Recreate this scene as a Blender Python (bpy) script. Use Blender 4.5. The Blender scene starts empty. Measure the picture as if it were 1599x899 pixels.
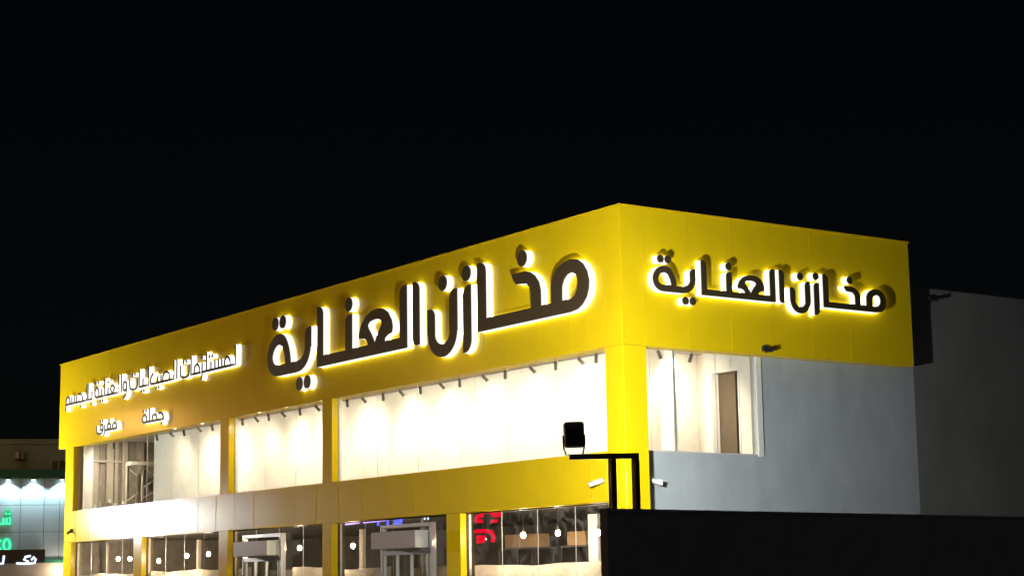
import bpy, bmesh, math, random
from mathutils import Vector, Matrix
from mathutils.geometry import delaunay_2d_cdt
random.seed(7)
S = bpy.context.scene
COL = S.collection

# ------------------------------------------------------------------ camera
CAM = Vector((-26.3764, -33.2433, 1.6))
YAW, PITCH, ROLL, FPX = 0.96045287, 0.16091992, -0.01623575, 2861.4065
FW = Vector((math.cos(YAW)*math.cos(PITCH), math.sin(YAW)*math.cos(PITCH), math.sin(PITCH)))
_r = Vector((math.sin(YAW), -math.cos(YAW), 0)); _u = _r.cross(FW)
RT = _r*math.cos(ROLL) + _u*math.sin(ROLL); UP = _u*math.cos(ROLL) - _r*math.sin(ROLL)
cam = bpy.data.cameras.new('camera'); cam.sensor_width = 36; cam.lens = FPX*36/1599
cam.clip_start = .1; cam.clip_end = 2000
camo = bpy.data.objects.new('camera', cam); COL.objects.link(camo)
camo.matrix_world = Matrix(((RT.x, UP.x, -FW.x, CAM.x), (RT.y, UP.y, -FW.y, CAM.y), (RT.z, UP.z, -FW.z, CAM.z), (0, 0, 0, 1)))
S.camera = camo

# ------------------------------------------------------------------ night sky, added faint fill light, exposure
w = bpy.data.worlds.new('World'); S.world = w; w.use_nodes = True
nt = w.node_tree; nt.nodes.clear()
sky = nt.nodes.new('ShaderNodeTexSky'); sky.sky_type = 'NISHITA'; sky.sun_disc = False
sky.sun_elevation = math.radians(32); sky.sun_rotation = math.radians(215)
bg = nt.nodes.new('ShaderNodeBackground'); bg.inputs[1].default_value = .00034
out = nt.nodes.new('ShaderNodeOutputWorld')
nt.links.new(sky.outputs[0], bg.inputs[0]); nt.links.new(bg.outputs[0], out.inputs[0])
sl = bpy.data.lights.new('ambient_fill', 'SUN'); sl.energy = .07; sl.angle = math.radians(3); sl.color = (.9, .95, 1)  # directional fill added to lift the dim, unlit walls
so = bpy.data.objects.new('ambient_fill', sl); COL.objects.link(so)
so.rotation_euler = Vector((.55, .62, -.6)).to_track_quat('-Z', 'Y').to_euler()
S.view_settings.view_transform = 'Standard'; S.view_settings.look = 'None'
S.view_settings.exposure = 0; S.view_settings.gamma = 1
S.render.engine = 'CYCLES'
S.cycles.use_denoising = True
S.cycles.max_bounces = 8; S.cycles.transparent_max_bounces = 16
S.cycles.sample_clamp_indirect = 3; S.cycles.sample_clamp_direct = 0
S.cycles.caustics_reflective = False; S.cycles.caustics_refractive = False

FLOOD_W = 3350.0      # emission of the flood lenses
STREET_W = 1250.0
SPOT_W = 225.0

# ------------------------------------------------------------------ helpers
def ray(x, y): return FW + RT*((x-799.5)/FPX) - UP*((y-449.5)/FPX)
def onX(x, y, X): d = ray(x, y); return CAM + d*((X-CAM.x)/d.x)
def onY(x, y, Y): d = ray(x, y); return CAM + d*((Y-CAM.y)/d.y)
def onD(x, y, D): d = ray(x, y); return CAM + d.normalized()*D

class MB:
    def __init__(s): s.v = []; s.f = []
    def box(s, x0, x1, y0, y1, z0, z1):
        n = len(s.v)
        s.v += [(x, y, z) for z in (z0, z1) for y in (y0, y1) for x in (x0, x1)]
        s.f += [tuple(n+i for i in q) for q in ((0,2,3,1),(4,5,7,6),(0,1,5,4),(2,6,7,3),(0,4,6,2),(1,3,7,5))]
        return s
    def obox(s, c, ax, ay, az):     # centre and half axes
        n = len(s.v); c = Vector(c); ax, ay, az = Vector(ax), Vector(ay), Vector(az)
        s.v += [tuple(c+ax*i+ay*j+az*k) for k in (-1, 1) for j in (-1, 1) for i in (-1, 1)]
        s.f += [tuple(n+i for i in q) for q in ((0,2,3,1),(4,5,7,6),(0,1,5,4),(2,6,7,3),(0,4,6,2),(1,3,7,5))]
        return s
    def bar(s, a, b, w, h=None):
        a, b = Vector(a), Vector(b); d = (b-a); L = d.length; d.normalize(); h = h or w
        up = Vector((0, 0, 1)) if abs(d.z) < .9 else Vector((1, 0, 0))
        sx = d.cross(up).normalized(); sz = sx.cross(d)
        return s.obox((a+b)/2, d*(L/2), sx*(w/2), sz*(h/2))
    def tube(s, a, b, r0, r1=None, n=12, cap=True):
        a, b = Vector(a), Vector(b); d = (b-a).normalized(); r1 = r0 if r1 is None else r1
        up = Vector((0, 0, 1)) if abs(d.z) < .9 else Vector((1, 0, 0))
        sx = d.cross(up).normalized(); sz = sx.cross(d); k = len(s.v)
        for p, r in ((a, r0), (b, r1)):
            for i in range(n):
                t = 2*math.pi*i/n; s.v.append(tuple(p+sx*(r*math.cos(t))+sz*(r*math.sin(t))))
        for i in range(n): s.f.append((k+i, k+(i+1) % n, k+n+(i+1) % n, k+n+i))
        if cap: s.f += [tuple(k+i for i in range(n))[::-1], tuple(k+n+i for i in range(n))]
        return s
    def path(s, pts, r, n=8):
        for a, b in zip(pts, pts[1:]): s.tube(a, b, r, n=n)
        return s
    def ball(s, c, r, sx=1, sy=1, sz=1, n=12, m=8):
        k = len(s.v); c = Vector(c)
        s.v.append(tuple(c+Vector((0, 0, r*sz))))
        for j in range(1, m):
            a = math.pi*j/m
            for i in range(n):
                t = 2*math.pi*i/n
                s.v.append(tuple(c+Vector((r*sx*math.sin(a)*math.cos(t), r*sy*math.sin(a)*math.sin(t), r*sz*math.cos(a)))))
        s.v.append(tuple(c-Vector((0, 0, r*sz)))); e = len(s.v)-1
        for i in range(n): s.f.append((k, k+1+i, k+1+(i+1) % n))
        for j in range(m-2):
            for i in range(n):
                a0 = k+1+j*n
                s.f.append((a0+i, a0+n+i, a0+n+(i+1) % n, a0+(i+1) % n))
        a0 = k+1+(m-2)*n
        for i in range(n): s.f.append((a0+i, e, a0+(i+1) % n))
        return s
    def mesh(s, name, smooth=False, bevel=0):
        me = bpy.data.meshes.new(name); me.from_pydata(s.v, [], s.f)
        bm = bmesh.new(); bm.from_mesh(me); bmesh.ops.recalc_face_normals(bm, faces=bm.faces)
        if bevel: bmesh.ops.bevel(bm, geom=list(bm.edges), offset=bevel, segments=1, affect='EDGES', clamp_overlap=True)
        if smooth:
            for f in bm.faces: f.smooth = True
        bm.to_mesh(me); bm.free(); return me

def put(name, me, mat, parent=None, loc=None):
    if isinstance(me, MB): me = me.mesh(name)
    o = bpy.data.objects.new(name, me); COL.objects.link(o)
    if mat and not me.materials: me.materials.append(mat)
    if parent:
        o.parent = parent
        if parent.type == 'EMPTY' and loc is None: o.location = -parent.location
    if loc is not None: o.location = loc
    return o
def tag(o, label=None, cat=None, group=None, kind=None):
    if label: o['label'] = label
    if cat: o['category'] = cat
    if group: o['group'] = group
    if kind: o['kind'] = kind
    return o
def thing(name, loc, label, cat, group=None):
    o = bpy.data.objects.new(name, None); COL.objects.link(o); o.location = Vector(loc); o.empty_display_size = .2
    return tag(o, label, cat, group)
ORD = ['first', 'second', 'third', 'fourth', 'fifth', 'sixth', 'seventh', 'eighth', 'ninth', 'tenth', 'eleventh', 'twelfth', 'thirteenth', 'fourteenth']

# ------------------------------------------------------------------ materials
def mat(name, col, rough=.6, spec=.5, metal=0, noise=0, nscale=3, bump=0, bscale=40, coat=0, coatr=.3, stretch=None):
    m = bpy.data.materials.new(name); m.use_nodes = True; t = m.node_tree; b = t.nodes['Principled BSDF']
    b.inputs['Base Color'].default_value = (*col, 1); b.inputs['Roughness'].default_value = rough
    b.inputs['Specular IOR Level'].default_value = spec; b.inputs['Metallic'].default_value = metal
    b.inputs['Coat Weight'].default_value = coat; b.inputs['Coat Roughness'].default_value = coatr
    tc = t.nodes.new('ShaderNodeTexCoord'); mp = t.nodes.new('ShaderNodeMapping'); t.links.new(tc.outputs['Object'], mp.inputs[0])
    if stretch: mp.inputs['Scale'].default_value = stretch
    if noise:
        n = t.nodes.new('ShaderNodeTexNoise'); n.inputs['Scale'].default_value = nscale; n.inputs['Detail'].default_value = 6
        n.inputs['Roughness'].default_value = .6; t.links.new(mp.outputs[0], n.inputs['Vector'])
        r = t.nodes.new('ShaderNodeValToRGB'); r.color_ramp.elements[0].position = .3; r.color_ramp.elements[1].position = .72
        r.color_ramp.elements[0].color = (*[c*(1-noise) for c in col], 1); r.color_ramp.elements[1].color = (*[min(1, c*(1+noise*.6)) for c in col], 1)
        t.links.new(n.outputs['Fac'], r.inputs[0]); t.links.new(r.outputs[0], b.inputs['Base Color'])
    if bump:
        n2 = t.nodes.new('ShaderNodeTexNoise'); n2.inputs['Scale'].default_value = bscale; n2.inputs['Detail'].default_value = 4
        t.links.new(tc.outputs['Object'], n2.inputs['Vector'])
        bp = t.nodes.new('ShaderNodeBump'); bp.inputs['Strength'].default_value = bump; bp.inputs['Distance'].default_value = .02
        t.links.new(n2.outputs['Fac'], bp.inputs['Height']); t.links.new(bp.outputs[0], b.inputs['Normal'])
    return m
def emit(name, col, s):
    m = bpy.data.materials.new(name); m.use_nodes = True; t = m.node_tree; t.nodes.clear()
    e = t.nodes.new('ShaderNodeEmission'); e.inputs[0].default_value = (*col, 1); e.inputs[1].default_value = s
    o = t.nodes.new('ShaderNodeOutputMaterial'); t.links.new(e.outputs[0], o.inputs[0]); return m
def glassmat(name, tint=(.93, .95, .94), ior=1.45, dirt=.04):
    m = bpy.data.materials.new(name); m.use_nodes = True; t = m.node_tree; t.nodes.clear()
    tr = t.nodes.new('ShaderNodeBsdfTransparent'); tr.inputs[0].default_value = (*tint, 1)
    gl = t.nodes.new('ShaderNodeBsdfGlossy'); gl.inputs['Roughness'].default_value = .02
    lw = t.nodes.new('ShaderNodeLayerWeight'); lw.inputs[0].default_value = .5
    pw = t.nodes.new('ShaderNodeMath'); pw.operation = 'POWER'; pw.inputs[1].default_value = 5; t.links.new(lw.outputs['Facing'], pw.inputs[0])
    f0 = ((ior-1)/(ior+1))**2
    fr = t.nodes.new('ShaderNodeMath'); fr.operation = 'MULTIPLY_ADD'; fr.inputs[1].default_value = 1-f0; fr.inputs[2].default_value = f0; t.links.new(pw.outputs[0], fr.inputs[0])
    mx = t.nodes.new('ShaderNodeMixShader'); t.links.new(fr.outputs[0], mx.inputs[0]); t.links.new(tr.outputs[0], mx.inputs[1]); t.links.new(gl.outputs[0], mx.inputs[2])
    # dust and smears on the pane
    df = t.nodes.new('ShaderNodeBsdfDiffuse'); df.inputs[0].default_value = (.6, .58, .55, 1)
    tc = t.nodes.new('ShaderNodeTexCoord'); n = t.nodes.new('ShaderNodeTexNoise'); n.inputs['Scale'].default_value = 2.2; n.inputs['Detail'].default_value = 8
    n.inputs['Distortion'].default_value = 1.5
    t.links.new(tc.outputs['Object'], n.inputs['Vector'])
    r = t.nodes.new('ShaderNodeMapRange'); r.inputs[1].default_value = .5; r.inputs[2].default_value = .8; r.inputs[3].default_value = .0; r.inputs[4].default_value = dirt*3
    t.links.new(n.outputs['Fac'], r.inputs[0])
    m2 = t.nodes.new('ShaderNodeMixShader'); t.links.new(r.outputs[0], m2.inputs[0]); t.links.new(mx.outputs[0], m2.inputs[1]); t.links.new(df.outputs[0], m2.inputs[2])
    o = t.nodes.new('ShaderNodeOutputMaterial'); t.links.new(m2.outputs[0], o.inputs[0]); return m

M = dict(
    yellow=mat('yellow_cladding', (.80, .555, .006), .25, .26, noise=.05, nscale=1.2, coat=.0, bump=.015, bscale=6),
    joint=mat('dark_joint', (.16, .11, .02), .8),
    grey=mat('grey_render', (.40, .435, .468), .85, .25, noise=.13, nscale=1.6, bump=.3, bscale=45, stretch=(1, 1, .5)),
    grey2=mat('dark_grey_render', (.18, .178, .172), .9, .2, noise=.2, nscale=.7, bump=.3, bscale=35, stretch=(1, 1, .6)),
    white=mat('white_wall', (.80, .76, .70), .7, .3, noise=.03, nscale=2, bump=.03),
    pinkwhite=mat('plaster_white', (.74, .68, .61), .8, .2, noise=.05, nscale=1.5, bump=.04),
    ceil=mat('ceiling_white', (.78, .74, .68), .8, .2),
    brown=mat('raw_wall', (.27, .235, .195), .9, .2, noise=.25, nscale=2.5, bump=.2),
    stud=mat('pale_stud', (.42, .36, .30), .6, .4, noise=.1),
    steel=mat('galvanised_steel', (.62, .58, .52), .5, .5, .2, noise=.1),
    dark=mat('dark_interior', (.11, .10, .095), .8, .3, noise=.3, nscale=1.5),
    shopfloor=mat('shop_floor', (.55, .51, .46), .4, .5, noise=.1),
    alu=mat('brushed_aluminium', (.62, .61, .60), .35, .5, .7, noise=.06, nscale=8),
    aluwhite=mat('pale_metal', (.56, .56, .54), .4, .5, .2),
    mauve=mat('grey_box_paint', (.40, .36, .37), .5, .4, noise=.06),
    housing=mat('flood_housing', (.10, .07, .05), .5, .5, noise=.25, nscale=6, bump=.1), black=mat('black_steel', (.035, .028, .022), .45, .5, noise=.2, nscale=5, bump=.05),
    letter=mat('dark_letter_face', (.055, .040, .019), .5, .4, noise=.12, nscale=3),
    bwall=mat('dark_boundary_wall', (.32, .28, .28), .9, .2, noise=.14, nscale=2, bump=.3, bscale=25),
    cctv=mat('white_plastic', (.72, .72, .70), .35, .5, noise=.04, nscale=12),
    cctvd=mat('black_plastic', (.02, .02, .025), .25, .5, noise=.1, nscale=12),
    paper=mat('cream_paper', (.78, .68, .55), .85, .2, noise=.08, nscale=2, bump=.1, bscale=5),
    card=mat('cardboard', (.42, .27, .14), .85, .2, noise=.12, nscale=4),
    asphalt=mat('asphalt', (.05, .05, .05), .9, .2, noise=.25, nscale=1.5, bump=.4, bscale=60),
    paving=mat('paving', (.22, .21, .20), .85, .3, noise=.15, nscale=2, bump=.2),
    kerb=mat('kerb_concrete', (.35, .34, .32), .85, .3, noise=.15),
    panel2=mat('pale_green_panel', (.50, .60, .66), .4, .5, noise=.04, nscale=1, bump=.02),
    teal=mat('teal_trim', (.02, .17, .11), .5, .4, noise=.1),
    olive=mat('olive_plaster', (.36, .44, .33), .9, .2, noise=.25, nscale=.8, bump=.2),
    beige=mat('beige_stone', (.52, .43, .35), .7, .3, noise=.12, nscale=1.2),
    glass=glassmat('window_glass', dirt=.015), glassl=glassmat('shopfront_glass', (.92, .93, .92), 1.5, .05),
    fitting=mat('grey_fitting', (.14, .12, .10), .5, .4, noise=.1, nscale=10),
    door=mat('brown_door', (.10, .07, .045), .5, .4, noise=.15, nscale=3, stretch=(4, 4, .6)),
    wdark=mat('dark_window', (.015, .015, .012), .2, .5),
    glow=emit('sign_white_led', (1, .985, .90), 1.12), rim=emit('sign_led_rim', (1, .97, .80), 8.5), glows=emit('small_sign_white_led', (1, .985, .92), 1.5),
    lens=emit('flood_lens', (.97, 1, .96), FLOOD_W), lensl=emit('flood_lens_left', (.97, 1, .96), FLOOD_W*.85), lens2=emit('street_lens', (1, .47, .11), STREET_W),
    spotlens=emit('spot_lens', (1, .93, .8), 1.2), bulb=emit('warm_bulb', (1, .80, .56), 1300),
    green=emit('green_neon', (.0, .62, .22), 1.0), greenw=emit('green_neon_core', (.12, 1, .52), 1.25), ledw=emit('cold_white_led', (.75, .85, 1), 1.5),
    red=emit('red_reflection', (1, .004, .03), 1.1), blue=emit('blue_reflection', (.07, .08, 1), 3.5), violet=emit('violet_reflection', (.6, .38, 1), 2.2),
    downlens=emit('downlight_lens', (.72, .98, 1), 30), warmlens=emit('warm_flood_lens', (1, .82, .62), 60),
)

_t = M['paper'].node_tree; _b = _t.nodes['Principled BSDF']; _tl = _t.nodes.new('ShaderNodeBsdfTranslucent'); _mx = _t.nodes.new('ShaderNodeMixShader')
_tl.inputs[0].default_value = (.92, .82, .68, 1); _mx.inputs[0].default_value = .75
_t.links.new(_b.outputs[0], _mx.inputs[1]); _t.links.new(_tl.outputs[0], _mx.inputs[2]); _t.links.new(_mx.outputs[0], _t.nodes['Material Output'].inputs[0])
# ------------------------------------------------------------------ setting: ground, road, pavement
tag(put('ground', MB().box(-400, 400, -400, 400, -.5, -.12), M['asphalt']), kind='structure')
tag(put('road', MB().box(-60, -12, -200, 200, -.11, -.10), M['asphalt']), kind='structure')
pv = tag(put('pavement', MB().box(-12, 40, -4, 60, -.115, 0), M['paving']), kind='structure')
tag(put('kerb', MB().box(-12.25, -12.004, -4, 60, -.115, .02), M['kerb']), kind='structure')

# ------------------------------------------------------------------ yellow shop building
ZT, ZF, ZW, ZB = 10.41, 7.11, 4.66, 3.507
L1, L2, G = 35.43, 9.735, .40
B = thing('shop_building', (0, 0, 0), 'long two-storey shop clad in yellow panels with glass windows', 'building')
def bpart(name, mb, m, parent=None): return put(name, mb, m, parent or B)
# core behind the cladding (dark joint backing)
bpart('fascia_core', MB().box(.03, .5, .03, L1-.03, ZF+.03, ZT-.02).box(.5, L2-.03, .03, G+.02, ZF+.03, ZT-.02).box(.5, L2-.03, G+.02, L1-.03, ZT-.5, ZT-.3), M['joint'])
J = .002
def panel_mesh_x(y0, y1, z0, z1, t=.03):   # on the front, thin box with slightly bowed, tilted skin
    return y1-y0, z1-z0
def front_panel(name, y0, y1, z0, z1, x=0, jit=.0015):
    me = MB().box(0, .028, 0, y1-y0-2*J, 0, z1-z0-2*J).mesh(name, bevel=.0015)
    o = put(name, me, M['yellow'], B, loc=(x+random.uniform(-.001, .001), y0+J, z0+J))
    o.rotation_euler = (0, random.uniform(-jit, jit)*.25, random.uniform(-jit, jit)); return o
def side_panel(name, x0, x1, z0, z1, y=0, jit=.0008):
    me = MB().box(0, x1-x0-2*J, 0, .028, 0, z1-z0-2*J).mesh(name, bevel=.0015)
    o = put(name, me, M['yellow'], B, loc=(x0+J, y+random.uniform(-.001, .001), z0+J))
    o.rotation_euler = (random.uniform(-jit, jit)*.25, 0, random.uniform(-jit, jit)); return o
# fascia seams every 1.35 m
ys = [0, .66]
while ys[-1] + 1.35 < L1-.4: ys.append(ys[-1]+1.35)
ys.append(L1)
for a, b in zip(ys, ys[1:]): front_panel('fascia_panel', a, b, ZF, ZT)
xs = [.03, .70, 2.05, 3.40, 4.75, 6.10, 7.45, 8.80, L2]
for a, b in zip(xs, xs[1:]): side_panel('fascia_panel', a, b, ZF, ZT)
bpart('coping', MB().box(-.03, .36, -.03, L1+.02, ZT+.002, ZT+.04).box(.362, L2+.02, -.03, .36, ZT+.002, ZT+.04), M['yellow'])
bpart('soffit', MB().box(.035, .5, .72, L1-.03, ZF+.004, ZF+.028).box(.72, L2-.004, .03, G+.03, ZF+.004, ZF+.028), M['yellow'])
bpart('end_return', MB().box(L2-.028, L2-.001, .035, G+.03, ZF+.006, ZT-.004), M['yellow'])
bpart('end_return', MB().box(.03, .5, L1-.028, L1-.002, ZF+.03, ZT-.006), M['yellow'])
# lower band
ys = [.69, 1.30]
while ys[-1] + 1.345 < 34.5: ys.append(ys[-1]+1.345)
ys[-1] = 33.55; ys.append(34.70)
for a, b in zip(ys, ys[1:]): front_panel('band_panel', a, b, ZB, ZW, jit=.006)
bpart('band_core', MB().box(.03, .195, .69, 34.69, ZB+.01, ZW-.01), M['joint'])
bpart('band_ledge', MB().box(.032, .3, .70, 34.68, ZW+.001, ZW+.012).box(.032, .3, .70, 34.68, ZB-.012, ZB-.001), M['yellow'])
# pillars
def pillar(y0, y1, z0, z1):
    p = bpart('pillar', MB().box(.0, .23, y0, y1, z0, z1).mesh('pillar', bevel=.006), M['yellow'])
    put('pillar_lining', MB().box(.25, .34, y0+.002, y1-.002, z0+.01, z1-.01), M['white'], p)
UPIL = [(13.79, 14.37), (20.57, 21.2), (33.9, 34.70)]
LPIL = [(6.99, 7.66), (13.79, 14.37), (20.60, 21.25), (27.36, 28.07), (33.94, 34.70)]
for a, b in UPIL: pillar(a, b, ZW+.013, ZF+.002)
for a, b in LPIL: pillar(a, b, 0, ZB-.013)
bpart('corner_pillar', MB().box(.004, .695, .004, .69, 0, ZF-.004).mesh('corner_pillar', bevel=.003), M['yellow'])
# side wall with a window hole
WX0, WX1, WZ = .70, 4.56, 4.675
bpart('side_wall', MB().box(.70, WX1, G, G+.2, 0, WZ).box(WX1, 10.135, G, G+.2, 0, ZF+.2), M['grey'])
bpart('roof', MB().box(.5, 14, G+.03, L1-.04, 7.62, 7.8), M['joint'])
bpart('rear_wall', MB().box(13.9, 14.1, G+.2, L1-.04, 0, 7.6), M['pinkwhite'])
bpart('east_wall', MB().box(9.9, 10.13, G+.21, 20, 0, 7.6), M['pinkwhite'])
bpart('end_wall', MB().box(.52, 14, 34.45, 34.68, 0, 7.6), M['brown'])
bpart('floor_slab', MB().box(.31, 13.9, G+.21, 34.44, 3.95, ZW-.05), M['shopfloor'])
bpart('ceiling', MB().box(.51, 13.9, .42, 34.44, 7.42, 7.50), M['ceil'])
bpart('shop_floor', MB().box(.3, 13.9, G+.21, 34.44, .0, .02), M['shopfloor'])
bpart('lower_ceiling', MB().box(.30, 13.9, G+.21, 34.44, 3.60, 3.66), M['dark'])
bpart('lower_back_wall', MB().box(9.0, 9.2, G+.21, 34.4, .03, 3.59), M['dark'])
bpart('lower_party_wall', MB().box(.31, 8.9, 34.30, 34.44, .03, 3.59), M['brown'])

# upper display wall of white boards
WALLX = 2.0
edges = [.62, 1.5, 3.05]
while edges[-1] < 30.9: edges.append(edges[-1]+1.545)
edges[-1] = 30.95
for a, b in zip(edges, edges[1:]):
    put('wall_board', MB().box(0, .03, 0, b-a-.013, 0, 2.72).mesh('wall_board', bevel=.002), M['white'], B, loc=(WALLX, a+.007, ZW-.01))
bpart('board_backing', MB().box(WALLX+.032, WALLX+.12, .63, 30.94, ZW-.04, 7.40), M['stud'])
bpart('display_end_panel', MB().box(.285, .66, 33.56, 33.88, ZW+.02, 7.2), M['white'])
# room behind the side window
bpart('partition_wall', MB().box(4.5, 4.6, .62, 1.06, ZW-.04, 7.41).box(4.5, 4.6, 2.06, 6.0, ZW-.04, 7.41).box(4.5, 4.6, 1.06, 2.06, 6.86, 7.41), M['pinkwhite'])
bpart('room_back_wall', MB().box(2.14, 4.49, 2.62, 2.72, ZW-.04, 7.41), M['white'])
bpart('door_lining', MB().box(4.47, 4.72, 1.02, 1.058, ZW-.03, 6.9).box(4.47, 4.72, 2.062, 2.1, ZW-.03, 6.9).box(4.47, 4.72, 1.06, 2.06, 6.862, 6.9), M['white'])
bpart('inner_door', MB().box(4.75, 4.79, 1.45, 2.4, ZW-.03, 6.85), M['door'])
bpart('corridor_wall', MB().box(6.2, 6.3, .62, 6, ZW-.04, 7.41), M['brown'])

# windows: a frame with separate panes
def window(name, axis, a0, a1, z0, z1, depth, n, m, fr=.035, joints=True, fm='aluwhite'):
    mb = MB()
    def bx(u0, u1, zz0, zz1, t=.03):
        if axis == 'x': mb.box(depth-t, depth+t, u0, u1, zz0, zz1)
        else: mb.box(u0, u1, depth-t, depth+t, zz0, zz1)
    bx(a0, a1, z0, z0+fr); bx(a0, a1, z1-fr, z1); bx(a0, a0+fr, z0+fr, z1-fr); bx(a1-fr, a1, z0+fr, z1-fr)
    f = put(name, mb, M[fm], B)
    st = (a1-a0-2*fr)/n
    for i in range(n):
        u0 = a0+fr+i*st+.006; u1 = u0+st-.012
        p = MB()
        if axis == 'x': p.box(depth-.006, depth+.006, u0, u1, z0+fr, z1-fr)
        else: p.box(u0, u1, depth-.006, depth+.006, z0+fr, z1-fr)
        put('pane', p, m, f)
        if joints and i:
            j = MB(); c = u0-.006
            if axis == 'x': j.box(depth-.008, depth+.008, c-.003, c+.003, z0+fr, z1-fr)
            else: j.box(c-.007, c+.007, depth-.012, depth+.012, z0+fr, z1-fr)
            put('glass_joint', j, M['aluwhite'], f)
    return f
window('upper_window', 'x', .70, 13.79, ZW+.014, ZF+.28, .24, 6, M['glass'], .03)
window('upper_window', 'x', 14.37, 20.57, ZW+.014, ZF+.28, .24, 3, M['glass'], .03)
window('upper_window', 'x', 21.2, 33.9, ZW+.014, ZF+.28, .24, 6, M['glass'], .03)
window('side_window', 'y', .70, WX1-.001, WZ+.002, ZF+.28, G+.1, 3, M['glass'], .03)
bpart('window_casing', MB().box(WX1-.085, WX1+.09, G-.035, G-.002, WZ-.03, ZF+.003), M['cctv'])
for a, b, n in ((.69, 6.99, 4), (7.66, 13.79, 4), (14.37, 20.60, 4), (21.25, 27.36, 4), (28.07, 33.94, 4)):
    window('shop_window', 'x', a, b, .03, ZB-.014, .22, n, M['glassl'], .03, fm='black')

# bare studs at the far end of the upper room
for px0, px1 in ((143, 153), (166, 176.5), (179, 184), (190, 199), (214, 224)):
    a = onY(px0, 750, 34.3).x; b = onY(px1, 750, 34.3).x
    bpart('wall_stud', MB().box(a, b, 34.28, 34.43, ZW-.04, 7.4), M['stud'])
bpart('cross_rail', MB().box(.64, 4.6, 34.2, 34.27, 6.58, 6.66), M['stud'])
for px, py in ((146.5, 790.5), (170, 781.5), (179, 788)):
    p = onY(px, py, 34.2); bpart('socket_box', MB().box(p.x-.06, p.x+.06, 34.12, 34.27, p.z-.07, p.z+.07), M['cctv'])
SC = onY(200, 790, 33.4); SC.z = ZW-.05
sc = thing('scaffold_tower', SC, 'pale metal scaffold tower inside the leftmost upper window', 'scaffold')
def spx(x, y, Y=33.4): return onY(x, y, Y)
for x in (197.5, 222, 243):
    p = spx(x, 740); put('upright', MB().tube((p.x, 33.4, ZW-.05), (p.x, 33.4, 6.55 if x < 230 else 7.1), .03), M['steel'], sc)
put('platform', MB().box(spx(197, 724).x, spx(246, 724).x, 32.9, 33.38, spx(220, 727).z, spx(220, 722).z), M['steel'], sc)
for a, b in (((192, 786), (217, 768)), ((224, 776), (243, 766)), ((223, 729), (243, 743)), ((203, 733), (214, 742)), ((224, 760), (240, 750))):
    put('brace', MB().tube(spx(*a, 33.33), spx(*b, 33.33), .018), M['steel'], sc)

# ------------------------------------------------------------------ extruded lettering
def arc(cx, cy, rx, ry, a0, a1, n=10):
    return [(cx+rx*math.cos(math.radians(a0+(a1-a0)*i/n)), cy+ry*math.sin(math.radians(a0+(a1-a0)*i/n))) for i in range(n+1)]
def smooth(pts, n=5):
    if len(pts) < 3: return pts
    o = []
    P = [pts[0]]+list(pts)+[pts[-1]]
    for i in range(1, len(P)-2):
        p0, p1, p2, p3 = P[i-1:i+3]
        for k in range(n):
            t = k/n
            o.append(tuple(.5*((2*p1[j])+(-p0[j]+p2[j])*t+(2*p0[j]-5*p1[j]+4*p2[j]-p3[j])*t*t+(-p0[j]+3*p1[j]-3*p2[j]+p3[j])*t**3) for j in (0, 1)))
    o.append(tuple(pts[-1])); return o
def ribbon(pts, wd):
    L, Rr = [], []
    for i, p in enumerate(pts):
        a = pts[max(0, i-1)]; b = pts[min(len(pts)-1, i+1)]
        dx, dy = b[0]-a[0], b[1]-a[1]; l = math.hypot(dx, dy) or 1; nx, ny = -dy/l*wd/2, dx/l*wd/2
        L.append((p[0]+nx, p[1]+ny)); Rr.append((p[0]-nx, p[1]-ny))
    return [(L[i], L[i+1], Rr[i+1], Rr[i]) for i in range(len(pts)-1)]   # quads, unioned later
def rrect(x0, x1, y0, y1, tl=0, tr=0, bl=0, br=0):
    p = []
    for cx, cy, r, a in ((x1, y1, tr, 0), (x0, y1, tl, 90), (x0, y0, bl, 180), (x1, y0, br, 270)):
        if r:
            sx = -1 if cx == x1 else 1; sy = -1 if cy == y1 else 1
            p += arc(cx+sx*r, cy+sy*r, r, r, a, a+90, 6)
        else: p.append((cx, cy))
    return p
def ccw(p):
    a = sum(p[i][0]*p[(i+1) % len(p)][1]-p[(i+1) % len(p)][0]*p[i][1] for i in range(len(p)))
    return list(p) if a > 0 else list(p)[::-1]
def union_tris(polys):
    vs, fs = [], []
    for p in polys:
        p = ccw(p); n = len(vs); vs += [Vector(q) for q in p]; fs.append(list(range(n, n+len(p))))
    r = delaunay_2d_cdt(vs, [], fs, 0, 1e-4)
    return [tuple(v) for v in r[0]], [tuple(f) for f, o in zip(r[2], r[5]) if len(o)]
def extrude(vs, fs, mp, d0, d1, name):
    bm = bmesh.new()
    A = [bm.verts.new(mp(x, y, d0)) for x, y in vs]; Bv = [bm.verts.new(mp(x, y, d1)) for x, y in vs]
    cnt = {}
    for f in fs:
        for i in range(len(f)):
            e = (f[i], f[(i+1) % len(f)]); k = (min(e), max(e)); cnt.setdefault(k, []).append(e)
    for f in fs:
        bm.faces.new([A[i] for i in f][::-1]); bm.faces.new([Bv[i] for i in f])
    for k, l in cnt.items():
        if len(l) == 1: a, b = l[0]; bm.faces.new([A[a], A[b], Bv[b], Bv[a]])
    bmesh.ops.recalc_face_normals(bm, faces=bm.faces)
    bmesh.ops.delete(bm, geom=[v for v in bm.verts if not v.link_faces], context='VERTS')
    me = bpy.data.meshes.new(name); bm.to_mesh(me); bm.free(); return me
mpF = lambda h, v, d: (-d, -h, v)          # front face: h runs to the viewer's right
mpR = lambda h, v, d: (h, -d, v)           # side face
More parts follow.
